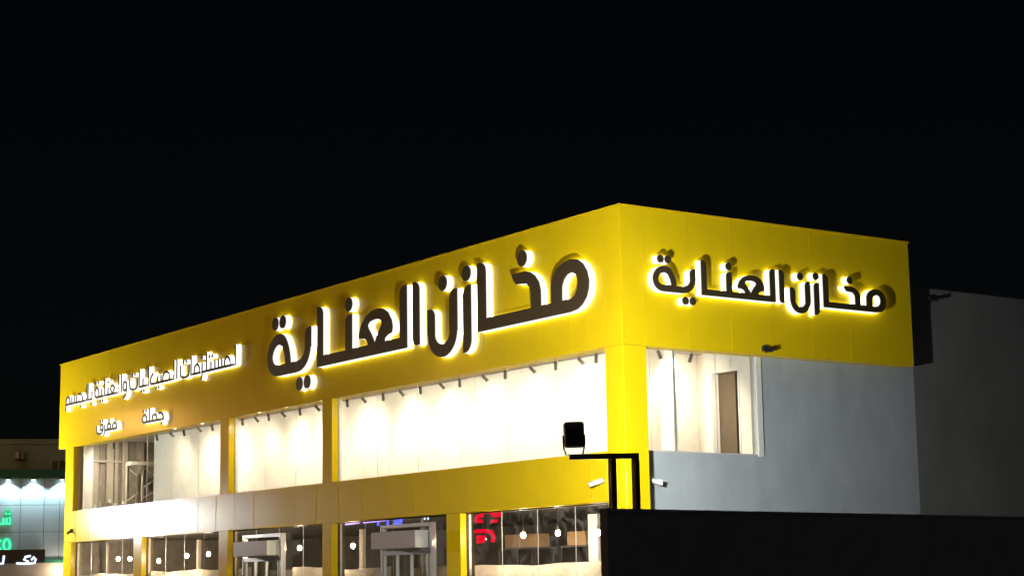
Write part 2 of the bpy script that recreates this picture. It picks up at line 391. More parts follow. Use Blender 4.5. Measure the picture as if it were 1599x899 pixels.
def sign_piece(name, polys, mp, root, dg, df, gm, fm=None):
    vs, fs = union_tris(polys)
    o = put(name, extrude(vs, fs, mp, dg[1]+.002, df, name), fm or M['letter'], root)
    put('letter_glow', extrude(vs, fs, mp, dg[0]+.012, dg[1], 'letter_glow'), gm, o)
    put('halo_rim', extrude(vs, fs, mp, .006, dg[0]+.01, 'halo_rim'), M['rim'], o)
    return o

# the big logo in metres on the front (h, z)
bz, bt = 8.08, 8.40
LOGO = []
teh = smooth([(-16.15, 8.20), (-16.18, 8.55), (-16.28, 8.85), (-16.48, 9.12), (-16.80, 9.205), (-17.12, 9.08), (-17.30, 8.86), (-17.35, 8.66), (-17.26, 8.42), (-17.06, 8.28), (-16.80, 8.24), (-16.3, 8.24), (-15.6, 8.24), (-15.28, 8.30), (-15.05, 8.46), (-14.92, 8.70), (-14.90, 8.95), (-14.90, 9.1)], 5)
LOGO.append(('letter', ribbon(teh, .34)+[rrect(-15.09, -14.70, 8.75, 9.36, tl=.26)]))
for cx, cy in ((-17.0, 9.71), (-16.52, 9.715), (-15.43, 7.70), (-14.95, 7.71), (-12.45, 9.71), (-7.42, 9.605), (-6.27, 9.70), (-3.73, 9.70)):
    LOGO.append(('letter_dot', [arc(cx, cy, .208, .208, 0, 345, 23)]))
ainL = [(-10.9, 9.38), (-11.15, 9.355), (-11.5, 9.22), (-11.75, 9.0), (-11.87, 8.76), (-11.86, 8.63), (-11.6, 8.61), (-11.46, 8.56), (-11.38, 8.46), (-11.36, 8.36), (-10.98, 8.36), (-10.98, 8.42), (-11.08, 8.58), (-11.2, 8.74), (-11.33, 8.88), (-11.36, 8.97), (-11.25, 9.05), (-11.0, 9.085), (-10.9, 9.085)]
ainR = [(-10.9, 9.38), (-10.9, 9.085), (-10.72, 9.06), (-10.59, 8.98), (-10.61, 8.88), (-10.75, 8.74), (-10.88, 8.58), (-10.98, 8.42), (-10.98, 8.36), (-10.45, 8.36), (-10.42, 8.49), (-10.25, 8.57), (-10.05, 8.60), (-10.0, 8.75), (-10.05, 8.95), (-10.25, 9.2), (-10.5, 9.33), (-10.7, 9.37)]
LOGO.append(('letter', [rrect(-14.34, -13.97, bz, 9.87, tr=.24), rrect(-14.2, -9.24, bz, bt), rrect(-12.65, -12.26, bz+.1, 9.41, tl=.22), ainL, ainR, rrect(-9.62, -9.24, bz+.05, 9.83, tl=.24)]))
LOGO.append(('letter', [rrect(-8.95, -8.59, 8.09, 9.84, tr=.24, bl=.2)]))
noon = [(-8.19, 8.3)]+arc(-7.455, 8.3, .735, .67, 180, 360, 18)+[(-6.72, 9.0)]
LOGO.append(('letter', [rrect(-8.195, -7.82, 8.25, 8.97, tr=.22), rrect(-7.10, -6.715, 8.25, 9.38, tl=.26)]+ribbon(arc(-7.455, 8.3, .547, .505, 180, 360, 18), .345)))
LOGO.append(('letter', [rrect(-6.45, -6.06, 7.61, 9.38, tl=.28, br=.34)]))
khah = [(-4.20, 9.36), (-3.62, 9.36), (-3.40, 9.31), (-3.18, 9.18), (-3.02, 9.0), (-2.95, 8.78), (-2.95, 8.3), (-3.38, 8.3), (-3.38, 8.78), (-3.43, 8.93), (-3.56, 9.035), (-3.75, 9.06), (-4.0, 9.075), (-4.13, 9.2)]
meemO = [(-1.74, 8.08), (-1.45, 8.115), (-1.26, 8.2), (-1.08, 8.37), (-1.0, 8.56), (-.98, 8.75), (-1.05, 8.98), (-1.2, 9.18), (-1.42, 9.32), (-1.7, 9.37)]
meemR = meemO + [(-1.7, 9.04), (-1.58, 9.02), (-1.48, 8.94), (-1.43, 8.77), (-1.46, 8.6), (-1.56, 8.47), (-1.72, 8.40), (-1.9, 8.40), (-1.9, 8.08)]
meemL = [(-1.7, 9.37), (-2.0, 9.33), (-2.25, 9.22), (-2.42, 9.07), (-2.51, 8.88), (-2.53, 8.3), (-2.07, 8.3), (-2.07, 8.6), (-2.06, 8.77), (-1.97, 8.92), (-1.84, 9.01), (-1.7, 9.04)]
LOGO.append(('letter', [rrect(-5.77, -5.36, bz, 9.88, tr=.26), rrect(-5.6, -1.74, bz, bt), khah, meemL, meemR]))
sgF = thing('shop_sign', (-.2, 9.2, 8.0), 'large dark halo-lit Arabic sign on the long front fascia', 'sign', 'halo-lit shop lettering')
for n, p in LOGO: sign_piece(n, p, mpF, sgF, (.03, .185), .205, M['glow'])
sgR = thing('shop_sign', (4.7, -.2, 8.4), 'smaller dark halo-lit Arabic sign on the short right-hand fascia', 'sign', 'halo-lit shop lettering')
tr = lambda q: (2.30+(q[0]+14.34)*.472, 8.42+(q[1]-8.08)*.474)
for n, p in LOGO: sign_piece(n, [[tr(q) for q in pp] for pp in p], mpR, sgR, (.03, .185), .205, M['glow'])

# small lettering: simple stroke alphabet, t runs leftwards
def loop(cx, cy, rx, ry, a0=0, a1=360): return arc(cx, cy, rx, ry, a0, a1, 14)
GL = {
 'lam_i': (.45, [[(0, 1), (0, 0), (.45, 0)]], [], 0), 'meem': (.75, [[(0, 0), (.75, 0)], smooth([(.08, 0), (.1, .3), (.33, .52), (.58, .34), (.6, 0)])], [], 0),
 'seen': (1.0, [[(0, 0), (1, 0)], [(.12, 0), (.12, .42)], [(.45, 0), (.45, .42)], [(.8, 0), (.8, .42)]], [], 0),
 'teh': (.45, [[(0, 0), (.45, 0)], [(.2, 0), (.2, .42)]], [(.08, .76), (.36, .76)], 0), 'lam': (.4, [[(0, 0), (.4, 0)], [(.2, 0), (.2, 1)]], [], 0),
 'zain_f': (.45, [[(0, 0), (.25, 0)], [(.25, .5), (.25, -.12), (.32, -.38)]], [(.25, .80)], 1), 'alef_f': (.38, [[(0, 0), (.2, 0), (.2, 1)]], [], 1),
 'teh_f': (1.2, [smooth([(0, .55), (.02, .15), (.2, -.03), (.75, -.03), (.93, .15), (.95, .6)])], [(.33, .82), (.62, .82)], 1), 'alef': (.32, [[(0, 1), (0, 0)]], [], 1),
 'sad': (1.15, [[(0, 0), (1.15, 0)], smooth([(.02, 0), (.12, .38), (.42, .52), (.72, .38), (.8, 0)]), [(.98, 0), (.98, .36)]], [], 0),
 'yeh': (.45, [[(0, 0), (.45, 0)], [(.2, 0), (.2, .42)]], [(.08, -.28), (.36, -.28)], 0), 'dal_f': (.8, [[(0, 0), (.5, 0)], smooth([(.5, 0), (.6, .15), (.52, .38), (.3, .6)])], [], 1),
 'waw': (.7, [loop(.27, .28, .22, .27), smooth([(.06, .3), (.08, 0), (.2, -.28), (.45, -.42)])], [], 1), 'ain': (.7, [[(0, 0), (.7, 0)], [(.08, .33), (.33, .56), (.6, .33), (.34, .02), (.08, .33)]], [], 0),
 'noon': (.42, [[(0, 0), (.42, 0)], [(.2, 0), (.2, .42)]], [(.2, .78)], 0), 'tehm_f': (.85, [[(0, 0), (.5, 0)], smooth([(.12, 0), (.14, .36), (.38, .62), (.62, .4), (.62, .15), (.48, 0)])], [(.2, .9), (.52, .9)], 1),
 'beh_i': (.42, [[(.08, .45), (.08, 0), (.42, 0)]], [(.15, -.3)], 0), 'jeem': (.85, [[(0, 0), (.85, 0)], smooth([(.68, .5), (.42, .5), (.2, .3), (.1, 0)])], [(.4, -.3)], 0),
 'jeem_i': (.8, [[(.1, 0), (.8, 0)], smooth([(.62, .5), (.35, .5), (.15, .3), (.1, 0)])], [(.3, -.3)], 0), 'meem_f': (.8, [[(0, 0), (.62, 0), (.66, -.36)], smooth([(.08, 0), (.1, .3), (.33, .52), (.58, .34), (.6, 0)])], [], 1),
 'feh': (.7, [[(0, 0), (.7, 0)], loop(.35, .27, .22, .24)], [(.35, .8)], 0), 'reh_f': (.45, [[(0, 0), (.22, 0)], [(.22, .45), (.22, -.1), (.34, -.38)]], [], 1),
 'qaf_f': (1.1, [loop(.22, .3, .2, .24), smooth([(.02, .3), (.05, 0), (.3, -.2), (.75, -.15), (.9, .1), (.9, .45)])], [(.1, .82), (.4, .82)], 1),
}
def small_word(glyphs, hr, hl, base, H, root, wd):
    tot = sum(GL[g][0] for g in glyphs); sc_ = (hr-hl)/(tot-.2); t = 0; cur = []
    for g in glyphs:
        wg, st, dots, br = GL[g]
        for p in st:
            q = [(hr-(t+a)*sc_, base+b*H) for a, b in p]
            cur += ribbon(q, wd)
            for c in q: cur.append(arc(c[0], c[1], wd/2, wd/2, 22, 337, 7))
        for a, b in dots: cur.append(arc(hr-(t+a)*sc_, base+b*H, wd*.68, wd*.68, 0, 330, 11))
        t += wg
        if br: sign_piece('letter', cur, mpF, root, (.02, .155), .17, M['glows']); cur = []
    if cur: sign_piece('letter', cur, mpF, root, (.02, .155), .17, M['glows'])
s1 = thing('lettering_line', (-.17, 27, 8.7), 'long line of small white-lit Arabic letters left of the big sign', 'sign', 'small lit lettering')
small_word(['lam_i', 'meem', 'seen', 'teh', 'lam', 'zain_f', 'meem', 'alef_f', 'teh_f'], -19.82, -24.02, 8.77, .60, s1, .085)
small_word(['alef', 'lam_i', 'sad', 'yeh', 'dal_f', 'lam_i', 'yeh', 'alef_f', 'teh_f'], -24.27, -28.30, 8.77, .60, s1, .085)
small_word(['waw', 'alef', 'lam_i', 'ain', 'noon', 'alef_f', 'yeh', 'tehm_f'], -28.50, -31.50, 8.76, .60, s1, .085)
small_word(['beh_i', 'alef_f', 'lam_i', 'jeem', 'seen', 'meem_f'], -31.72, -34.34, 8.75, .58, s1, .085)
s2 = thing('lettering_word', (-.17, 26.1, 7.4), 'short lit Arabic word below the small line, nearer the big sign', 'sign', 'small lit lettering')
small_word(['jeem_i', 'meem', 'lam', 'tehm_f'], -25.25, -27.1, 7.47, .44, s2, .085)
s3 = thing('lettering_word', (-.17, 30.3, 7.4), 'short lit Arabic word below the small line, nearest the left end', 'sign', 'small lit lettering')
small_word(['meem', 'feh', 'reh_f', 'qaf_f'], -29.35, -31.25, 7.47, .44, s3, .085)

# ------------------------------------------------------------------ track spotlights upstairs
spot_head = MB().tube((0, 0, 0), (0, 0, -.21), .042, .044, 14).mesh('lamp_head', smooth=False)
spot_brk = MB().box(-.03, .03, -.13, .13, -.025, 0).tube((0, 0, 0), (0, 0, .225), .008, n=6).tube((0, 0, -.02), (0, 0, -.12), .014, n=8).mesh('track_adapter')
spot_lens = MB().tube((0, 0, -.212), (0, 0, -.216), .036, n=14).mesh('lens')
slight = bpy.data.lights.new('spot_light', 'SPOT'); slight.energy = SPOT_W; slight.color = (1, .85, .64); slight.spot_size = math.radians(158); slight.spot_blend = 1.0; slight.shadow_soft_size = .012
def spotlight(p, aim, label, group, energy=None):
    t = thing('track_spotlight', p, label, 'spotlight', group)
    put('track_adapter', spot_brk, M['fitting'], t, loc=(0, 0, 0))
    h = put('lamp_head', spot_head, M['fitting'], t, loc=(0, 0, -.10))
    h.rotation_euler = (-Vector(aim)).to_track_quat('Z', 'Y').to_euler()
    put('lens', spot_lens, M['spotlens'], h)
    ld = slight if energy is None else slight.copy()
    if energy: ld.energy = energy; ld.spot_size = math.radians(165)
    l = bpy.data.objects.new('spot_light', ld); COL.objects.link(l); l.parent = h; l.location = (0, 0, -.23)
for nm, pxs in (('wide right-hand', [542, 565, 598, 624, 656, 687, 718, 754, 789, 828, 868, 904, 932]), ('middle', [378, 398, 419, 440, 468, 493]), ('left-hand', [245, 266, 287, 309, 331])):
    for i, px in enumerate(pxs):
        y = onX(px, 600 if px > 500 else 660, .62).y
        sgn = -1 if i % 2 else 1
        spotlight((.62, y, 7.19), (.55, .8*sgn, -1), '%s ceiling spotlight from the left in the %s upper window' % (ORD[i], nm), 'spotlights in the upper front windows')
spotlight((1.72, .82, 7.25), (.3, -.18, -1), 'left spotlight of two in the small side window', 'spotlights in the side window', 260)
spotlight((2.95, 1.0, 7.25), (.15, .65, -.8), 'right spotlight of two in the small side window', 'spotlights in the side window', 620)
p0 = (1.0, 32.4, 7.25)
spotlight(p0, (.25, .6, -1), 'spotlight over the bare studs at the left end of the upper floor', 'spotlights in the upper front windows', 420)

# ------------------------------------------------------------------ ground floor: papers, bulbs, doors, glowing stand-ins for reflections
def paper(y0, y1, z, label, x=.36):
    n = 40; mb = MB(); vs = []
    ph = random.uniform(0, 6)
    for i in range(n+1):
        y = y0+(y1-y0)*i/n; dx = .018*math.sin(y*5+ph); zt = z+.022*math.sin(y*1.6+ph)+.010*math.sin(y*3.7+2*ph)
        vs.append((y, dx, zt))
    for k, (y, dx, zt) in enumerate(vs): mb.v += [(x+dx, y, .05), (x+dx, y, zt)]
    for i in range(n):
        a = 2*i; b = a+2
        mb.f += [(a, b, b+1, a+1)]
    o = thing('paper_screen', (x, (y0+y1)/2, .05), label, 'paper screen', 'paper screens behind the ground-floor glass')
    put('paper_sheet', mb, M['paper'], o)
paper(.75, 6.9, 2.12, 'cream paper lining the lower glass nearest the corner pillar')
paper(7.75, 8.4, 2.16, 'narrow cream paper strip right of the nearer entrance door')
paper(11.1, 13.7, 2.17, 'cream paper left of the nearer entrance door')
paper(14.45, 16.9, 2.26, 'cream paper right of the farther entrance door')
paper(8.5, 11.0, 2.15, 'cream paper behind the nearer entrance door', .95)
paper(17.0, 19.5, 2.22, 'cream paper behind the farther entrance door', .95)
paper(19.6, 20.5, 2.3, 'narrow cream paper strip left of the farther entrance door')
paper(21.3, 27.3, 2.29, 'cream paper in the glass bay left of both doors')
paper(28.1, 33.9, 2.27, 'cream paper in the leftmost ground-floor glass bay')
bulb_me = MB().ball((0, 0, 0), .058, sz=1.15).mesh('glass_bulb', smooth=True)
cord_me = MB().tube((0, 0, .10), (0, 0, .72), .006, n=6).tube((0, 0, .08), (0, 0, .17), .028, .022, 10).mesh('cord')
for i, (px, py, where) in enumerate([(754.5, 841.5, 'leftmost of four in the bay by the corner'), (817, 835, 'second of four in the bay by the corner'), (871, 831.5, 'third of four in the bay by the corner'), (934, 831, 'rightmost of four in the bay by the corner'),
        (551, 851.5, 'beside the nearer entrance'), (467.7, 855, 'beside the farther entrance'), (248, 875, 'lowest of three left of the farther entrance'), (292, 867, 'middle of three left of the farther entrance'), (325.6, 864.5, 'rightmost of three left of the farther entrance'),
        (184.6, 872, 'left of a pair in the leftmost bay'), (203, 872, 'right of a pair in the leftmost bay')]):
    p = onX(px, py, .85)
    t = thing('pendant_bulb', p, 'glowing pendant bulb, '+where, 'light bulb', 'pendant bulbs on the ground floor')
    put('glass_bulb', bulb_me, M['bulb'], t, loc=(0, 0, 0)); put('cord', cord_me, M['black'], t, loc=(0, 0, 0))
def entrance(y0, y1, zt, zb0, zb1, name, label):
    t = thing('entrance_portal', (.1, (y0+y1)/2, 0), label, 'doorway', 'entrance portals')
    fr = MB().box(.02, .19, y0-.22, y0-.12, .03, zt).box(.02, .19, y1+.02, y1+.10, .03, zt).box(.02, .19, y0-.12, y1+.02, zt-.1, zt)
    f = put('portal_frame', fr.mesh('portal_frame', bevel=.006), M['alu'], t)
    put('inner_rail', MB().box(.06, .15, y0-.118, y1+.018, zt-.26, zt-.20), M['alu'], t)
    bx = put('header_box', MB().box(-.35, .10, y0, y1-.02, zb0, zb1).mesh('header_box', bevel=.01), M['mauve'], t)
    put('end_cover', MB().box(-.345, .095, y0-.012, y0-.002, zb0+.008, zb1-.008), M['aluwhite'], bx)
    w3 = (y1-y0)
    put('door_rail', MB().box(.03, .16, y0-.118, y1+.018, zb0-.16, zb0-.05), M['alu'], t)
    for k, yy in enumerate((y0+.02, y0+w3*.36, y0+w3*.68, y1-.06)):
        put('door_stile', MB().box(.05, .13, yy, yy+.06, .03, zb0-.165), M['aluwhite'], t)
    put('door_leaf', MB().box(.09, .10, y0+.09, y0+w3*.36-.01, .1, zb0-.17), M['glassl'], t)
    put('door_leaf', MB().box(.09, .10, y0+w3*.36+.07, y0+w3*.68-.01, .1, zb0-.17), M['glassl'], t)
    put('door_leaf', MB().box(.09, .10, y0+w3*.68+.07, y1-.07, .1, zb0-.17), M['glassl'], t)
    return t
entrance(8.68, 11.0, 3.32, 2.65, 3.115, 'a', 'aluminium entrance portal with grey header box, nearer the corner')
entrance(17.21, 19.5, 3.31, 2.64, 3.09, 'b', 'aluminium entrance portal with grey header box, farther from the corner')
# dark door post in the nearer doorway
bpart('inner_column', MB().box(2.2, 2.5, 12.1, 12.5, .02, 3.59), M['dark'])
for px0, px1, X in ((919, 934, 2.6), (307, 309.5, 2.0), (164, 165.5, 1.2), (561, 566, 2.4)):
    a = onX(px0, 860, X).y; b = onX(px1, 860, X).y
    bpart('inner_post', MB().box(X, X+.12, b, a, .02, 3.40), M['aluwhite' if px0 > 900 else 'stud'])
def neon(name, strokes, X, label, m, r=.03):  # glowing tubes indoors stand in for street signs reflected in the glass
    c = onX(*strokes[0][0], X); t = thing(name, c, label, 'sign reflection')
    for s in strokes: put('reflection_tube', MB().path([onX(x, y, X) for x, y in s], r, 6), m, t)
neon('sign_reflection', [[(744, 798), (753, 796), (753, 804), (745, 806), (744, 813), (752, 813)], [(757, 797), (767, 799), (772, 804), (781, 804), (781, 797), (772, 797)], [(768, 812), (769, 815)], [(774, 811), (775, 814)],
     [(743, 829), (755, 828), (768, 830), (771, 838), (769, 845)], [(745, 838), (757, 838)], [(746, 845), (756, 843)]], .8, 'red glowing squiggles standing in for a sign reflected in the glass nearest the corner', M['red'], .055)
neon('sign_reflection', [[(616, 819), (618, 810), (628, 809), (626, 816), (616, 819)], [(619, 815), (625, 812)], [(605, 819), (606, 812)], [(590, 820), (591, 814)]], .8, 'blue glowing mark standing in for a reflected sign above the nearer entrance', M['blue'], .03)
neon('strip_reflection', [[(540, 818), (560, 815.5)], [(568, 815), (585, 813), (603, 811)]], .8, 'violet glowing strip standing in for a reflection left of the blue mark', M['violet'], .03)
neon('strip_reflection', [[(663, 806), (663, 811)], [(668.5, 806), (668.5, 811)]], .8, 'pair of short pale blue bars standing in for reflected lights above the nearer entrance', M['ledw'], .025)
for X, (x0, x1, y0, y1), lab in ((3.5, (789, 835, 838, 855), 'wide brown cardboard box behind the corner bay glass, standing in for a reflection'), (3.5, (886, 914, 834, 851), 'smaller brown cardboard box behind the corner bay glass, standing in for a reflection')):  # boxes placed inside stand in for brown reflections in the glass
    a = onX(x0, y1, X); b = onX(x1, y0, X); t = thing('reflected_box', (X, (a.y+b.y)/2, a.z), lab, 'box', 'boxes standing in for reflections')
    put('carton', MB().box(X, X+.5, b.y, a.y, a.z, b.z+.1), M['card'], t)
    put('tape', MB().box(X-.004, X-.001, (a.y+b.y)/2-.03, (a.y+b.y)/2+.03, a.z, b.z+.1), M['stud'], t)
    sh = thing('shelf_rack', (X, (a.y+b.y)/2, 0), 'dark shelf rack under the '+lab.split(' behind')[0], 'shelf', 'shelves in the shop')
    put('shelf_board', MB().box(X-.1, X+.6, b.y-.2, a.y+.2, a.z-.05, a.z-.002), M['dark'], sh)
    for yy in (b.y-.19, a.y+.13):
        for xx in (X-.09, X+.53): put('leg', MB().box(xx, xx+.06, yy, yy+.06, .02, a.z-.052), M['black'], sh)

# ------------------------------------------------------------------ far block to the right and boundary wall
fb = thing('grey_block', (10.2, G, 0), 'plain dark grey rendered block beyond the yellow shop', 'building')
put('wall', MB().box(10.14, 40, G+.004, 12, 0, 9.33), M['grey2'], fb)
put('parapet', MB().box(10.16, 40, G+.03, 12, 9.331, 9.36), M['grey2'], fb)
BW0 = onD(948, 793, 33.9)
dz = BW0.z; d1 = ray(1599, 806); q = CAM+d1*((dz-CAM.z)/d1.z)
dirw = Vector((q.x-BW0.x, q.y-BW0.y, 0)).normalized(); nrm = Vector((-dirw.y, dirw.x, 0))
bw = thing('boundary_wall', (BW0.x, BW0.y, -.1), 'unlit black boundary wall filling the lower right foreground', 'wall')
def wbox(mb, u0, u1, n0, n1, z0, z1):
    c = Vector((BW0.x, BW0.y, 0))+dirw*((u0+u1)/2)+nrm*((n0+n1)/2)+Vector((0, 0, (z0+z1)/2))
    return mb.obox(c, dirw*((u1-u0)/2), nrm*((n1-n0)/2), Vector((0, 0, (z1-z0)/2)))
put('wall_body', wbox(MB(), 0, 40, 0, .2, -.11, dz-.06), M['bwall'], bw)
put('wall_coping', wbox(MB(), -.0, 40, -.01, .21, dz-.058, dz), M['bwall'], bw)

# ------------------------------------------------------------------ floodlights on their steel frames
def flood(p, aim, label, power, size=(.40, .44), yaw=None):
    p = Vector(p); t = thing('floodlight', p, label, 'floodlight', 'floodlights')
    d = Vector(aim).normalized(); sx = d.cross(Vector((0, 0, 1))).normalized(); sz = sx.cross(d)
    W_, H_ = size
    me = bpy.data.meshes.new('housing'); bm = bmesh.new()
    rings = []
    prof = [(.13, .46, .46), (.10, .5, .5), (-.02, .5, .5), (-.09, .42, .43), (-.12, .36, .37)]
    for dd, fx, fz in prof:
        ring = []
        for cx, cz, a0 in ((1, 1, 0), (-1, 1, 90), (-1, -1, 180), (1, -1, 270)):
            for k in range(4):
                a = math.radians(a0+30*k); r = .055
                ring.append(bm.verts.new(d*dd+sx*(cx*(W_*fx-r)+r*math.cos(a))+sz*(cz*(H_*fz-r)+r*math.sin(a))))
        rings.append(ring)
    for a, b in zip(rings, rings[1:]):
        for i in range(16): bm.faces.new([a[i], a[(i+1) % 16], b[(i+1) % 16], b[i]])
    bm.faces.new(rings[-1]); bm.faces.new(rings[0])
    bmesh.ops.recalc_face_normals(bm, faces=bm.faces); bm.to_mesh(me); bm.free()
    h = put('housing', me, M['housing'], t, loc=(0, 0, 0))
    fins = MB()
    for k in range(-4, 5): fins.obox(-d*.135+sx*(k*.03), d*.014, sx*.004, sz*(H_*.34))
    put('cooling_fins', fins, M['black'], h)
    put('lens', MB().obox(d*.134, d*.003, sx*(W_*.42), sz*(H_*.42)), power, t, loc=(0, 0, 0))
    br = MB(); b0 = -Vector((0, 0, 1))*(H_*.5+.13)
    for s in (-1, 1):
        br.bar(sx*(s*(W_*.5+.012)), sx*(s*(W_*.5+.012))-Vector((0, 0, H_*.38)), .012, .03)
        br.bar(sx*(s*(W_*.5+.012))-Vector((0, 0, H_*.38)), sx*(s*W_*.42)+b0, .012, .03)
    br.bar(sx*(-W_*.42)+b0, sx*(W_*.42)+b0, .03, .012)
    put('bracket', br, M['black'], t, loc=(0, 0, 0))
    cable = [sx*(-W_*.48)-Vector((0, 0, .1)), sx*(-W_*.55)-Vector((0, 0, .25)), sx*(-W_*.42)-Vector((0, 0, .33)), sx*(-W_*.1)+b0-Vector((0, 0, .02))]
    put('cable', MB().path(cable, .007, 6), M['black'], t, loc=(0, 0, 0))
    return t
FD = 35.3
FP = onD(896, 679, FD)
flood(FP, Vector((1, 1.02, .42)), 'black floodlight seen from behind on the steel frame before the corner', M['lens'], (.39, .49))
fr = thing('floodlight_stand', (FP.x, FP.y, 0), 'black steel post frame carrying the floodlight before the corner', 'light stand')
e0 = onD(889, 710, FD-.1); e1 = onD(998, 714, FD-.1); e0.z = e1.z = (e0.z+e1.z)/2
bdir = (e1-e0).normalized()
put('beam', MB().bar(e0, e1, .1, .10).mesh('beam', bevel=.006), M['black'], fr)
for px in (956.5, 993):
    p = onD(px, 750, FD-.1); a = (Vector((p.x, p.y, 0))-Vector((e0.x, e0.y, 0))).dot(Vector((bdir.x, bdir.y, 0)).normalized())
    b = e0+bdir*a; put('post', MB().bar((b.x, b.y, -.1), (b.x, b.y, e0.z-.052), .125, .1), M['black'], fr)
pc = onD(956.5, 750, FD-.1)
put('conduit', MB().tube((pc.x-.07, pc.y-.05, .2), (pc.x-.07, pc.y-.05, e0.z-.06), .014, n=8), M['aluwhite'], fr)
FP2 = Vector((-4.7, 39.0, 4.6))
flood(FP2, Vector((.62, -.70, .28)), 'floodlight on a post off the left end of the shop', M['lensl'], (.39, .49))
f2 = thing('floodlight_stand', (FP2.x, FP2.y, -.1), 'black steel post of the floodlight off the left end', 'light stand')
put('post', MB().tube((FP2.x, FP2.y, -.1), (FP2.x, FP2.y, FP2.z-.38), .06), M['black'], f2)
put('base_plate', MB().box(FP2.x-.16, FP2.x+.16, FP2.y-.16, FP2.y+.16, -.1, -.08), M['black'], f2)
# street lamps on the far kerb, warm
def street_lamp(x, y, h, label, tx=1.5):
    t = thing('street_lamp', (x, y, -.1), label, 'street lamp', 'street lamps along the road')
    put('pole', MB().tube((x, y, -.1), (x, y, h), .09, .05, 12), M['black'], t)
    put('arm', MB().tube((x, y, h-.04), (x+tx, y, h+.25), .035, n=8), M['black'], t)
    hd = put('lamp_head', MB().box(x+tx-.05, x+tx+.65, y-.14, y+.14, h+.2, h+.32).mesh('lamp_head', bevel=.03), M['black'], t)
    put('lens', MB().ball((x+tx+.30, y, h+.20), .11, 2.4, 1, 1.1).mesh('lens', smooth=True), M['lens2'], hd)
street_lamp(-15.5, 12, 9.0, 'warm street lamp on the road before the middle of the shop')
street_lamp(-9.0, 44, 9.0, 'warm street lamp on the road beyond the left end of the shop')
street_lamp(-15.5, 27, 9.0, 'warm street lamp on the road before the left half of the shop')

# ------------------------------------------------------------------ security cameras
def cctv(base, out_dir, aim, label, m, L=.24, r=.04, box=True):
    base = Vector(base); t = thing('security_camera', base, label, 'camera', 'security cameras on the shop'); o = Vector(out_dir); a = Vector(aim).normalized()
    if box: put('junction_box', MB().obox(o*.04, o*.04, o.cross(Vector((0, 0, 1)))*.07, Vector((0, 0, .07))).mesh('junction_box', bevel=.01), m, t, loc=(0, 0, 0))
    e = o*.14+Vector((0, 0, -.07)); put('arm', MB().tube(o*.07, e, .018, n=8), m, t, loc=(0, 0, 0))
    b = put('camera_body', MB().tube(e-a*(L*.35), e+a*(L*.65), r, r*1.05, 14).mesh('camera_body'), m, t, loc=(0, 0, 0))
    sd = a.cross(Vector((0, 0, 1))).normalized(); upv = sd.cross(a)
    put('sun_shield', MB().obox(e+a*(L*.22)+upv*(r*1.15), a*(L*.55), sd*(r*1.1), upv*.005), m, b)
    put('lens', MB().tube(e+a*(L*.652), e+a*(L*.66), r*.85, n=14), M['cctvd'], b)
cctv((-.002, .86, 4.03), (-1, 0, 0), (-.6, .75, -.28), 'white security camera on the yellow band left of the corner pillar', M['cctv'], .36, .05, False)
cctv((.99, G, 4.05), (0, -1, 0), (.85, -.5, -.28), 'white security camera on the grey side wall by the corner pillar', M['cctv'], .37, .052)
cctv((4.42, -.002, 7.27), (0, -1, 0), (.8, -.5, .1), 'small dark camera at the lower edge of the side fascia', M['cctvd'], .19, .045)
cctv((10.9, G+.004, 9.08), (0, -1, 0), (.9, -.4, .1), 'small dark camera high on the dark grey block', M['cctvd'], .24, .04)
cctv((-.002, 33.85, 3.93), (-1, 0, 0), (-.5, -.8, -.25), 'small dark camera on the left end pillar', M['cctvd'], .2, .04)

# ------------------------------------------------------------------ neighbouring shop to the left
ND = 92.0
nc = onD(50, 800, ND); az = math.atan2(nc.y-CAM.y, nc.x-CAM.x)
U = Vector((math.sin(az), -math.cos(az), 0)); a_ = math.radians(-1.2); U = Matrix.Rotation(a_, 3, 'Z') @ U; N = Vector((U.y, -U.x, 0))
if N.dot(CAM-nc) < 0: N = -N
def onN(x, y, off=0):
    d = ray(x, y); c = nc+N*off; return CAM+d*((c-CAM).dot(N)/d.dot(N))
def uv(x, y): p = onN(x, y); return (p-nc).dot(U), p.z
def npart(mb, u0, u1, n0, n1, z0, z1):
    c = Vector((nc.x, nc.y, 0))+U*((u0+u1)/2)+N*((n0+n1)/2)+Vector((0, 0, (z0+z1)/2))
    return mb.obox(c, U*((u1-u0)/2), N*((n1-n0)/2), Vector((0, 0, (z1-z0)/2)))
nb = thing('neighbouring_shop', (nc.x, nc.y, 0), 'pale green panelled shop with teal trim behind the left end', 'building')
uR = uv(110, 800)[0]+.6; uL = uv(-60, 800)[0]
zg1 = uv(50, 732.5)[1]; zg0 = uv(50, 746)[1]; z2 = uv(50, 788)[1]; z3 = uv(50, 830)[1]; z4 = uv(50, 873)[1]; ztop = uv(50, 679.5)[1]
put('wall', npart(MB(), uL, uR, -8, -.06, -.1, zg1-.05), M['joint'], nb)
seams = [uL, uv(-5, 800)[0], uv(31.5, 800)[0], uv(68.5, 800)[0], uv(93, 800)[0], uR]
for r0, r1 in ((z2, zg0), (z3, z2), (z4, z3)):
    for a, b in zip(seams, seams[1:]):
        put('wall_panel', npart(MB(), a+.012, b-.012, -.058, 0, r0+.012, r1-.012).mesh('wall_panel', bevel=.004), M['panel2'], nb)
put('teal_band', npart(MB(), uL, uR, -.058, .28, zg0-.0, zg1), M['teal'], nb)
put('teal_sill', npart(MB(), uL, uR, -.058, .12, z4-.16, z4-.005), M['teal'], nb)
put('ground_storey', npart(MB(), uL, uR, -.058, -.01, -.1, z4-.165), M['beige'], nb)
put('upper_storey', npart(MB(), uL, uR, -7, -2.2, zg1-.1, ztop-.25), M['olive'], nb)
put('parapet', npart(MB(), uL, uR, -7, -2.1, ztop-.248, ztop), M['olive'], nb)
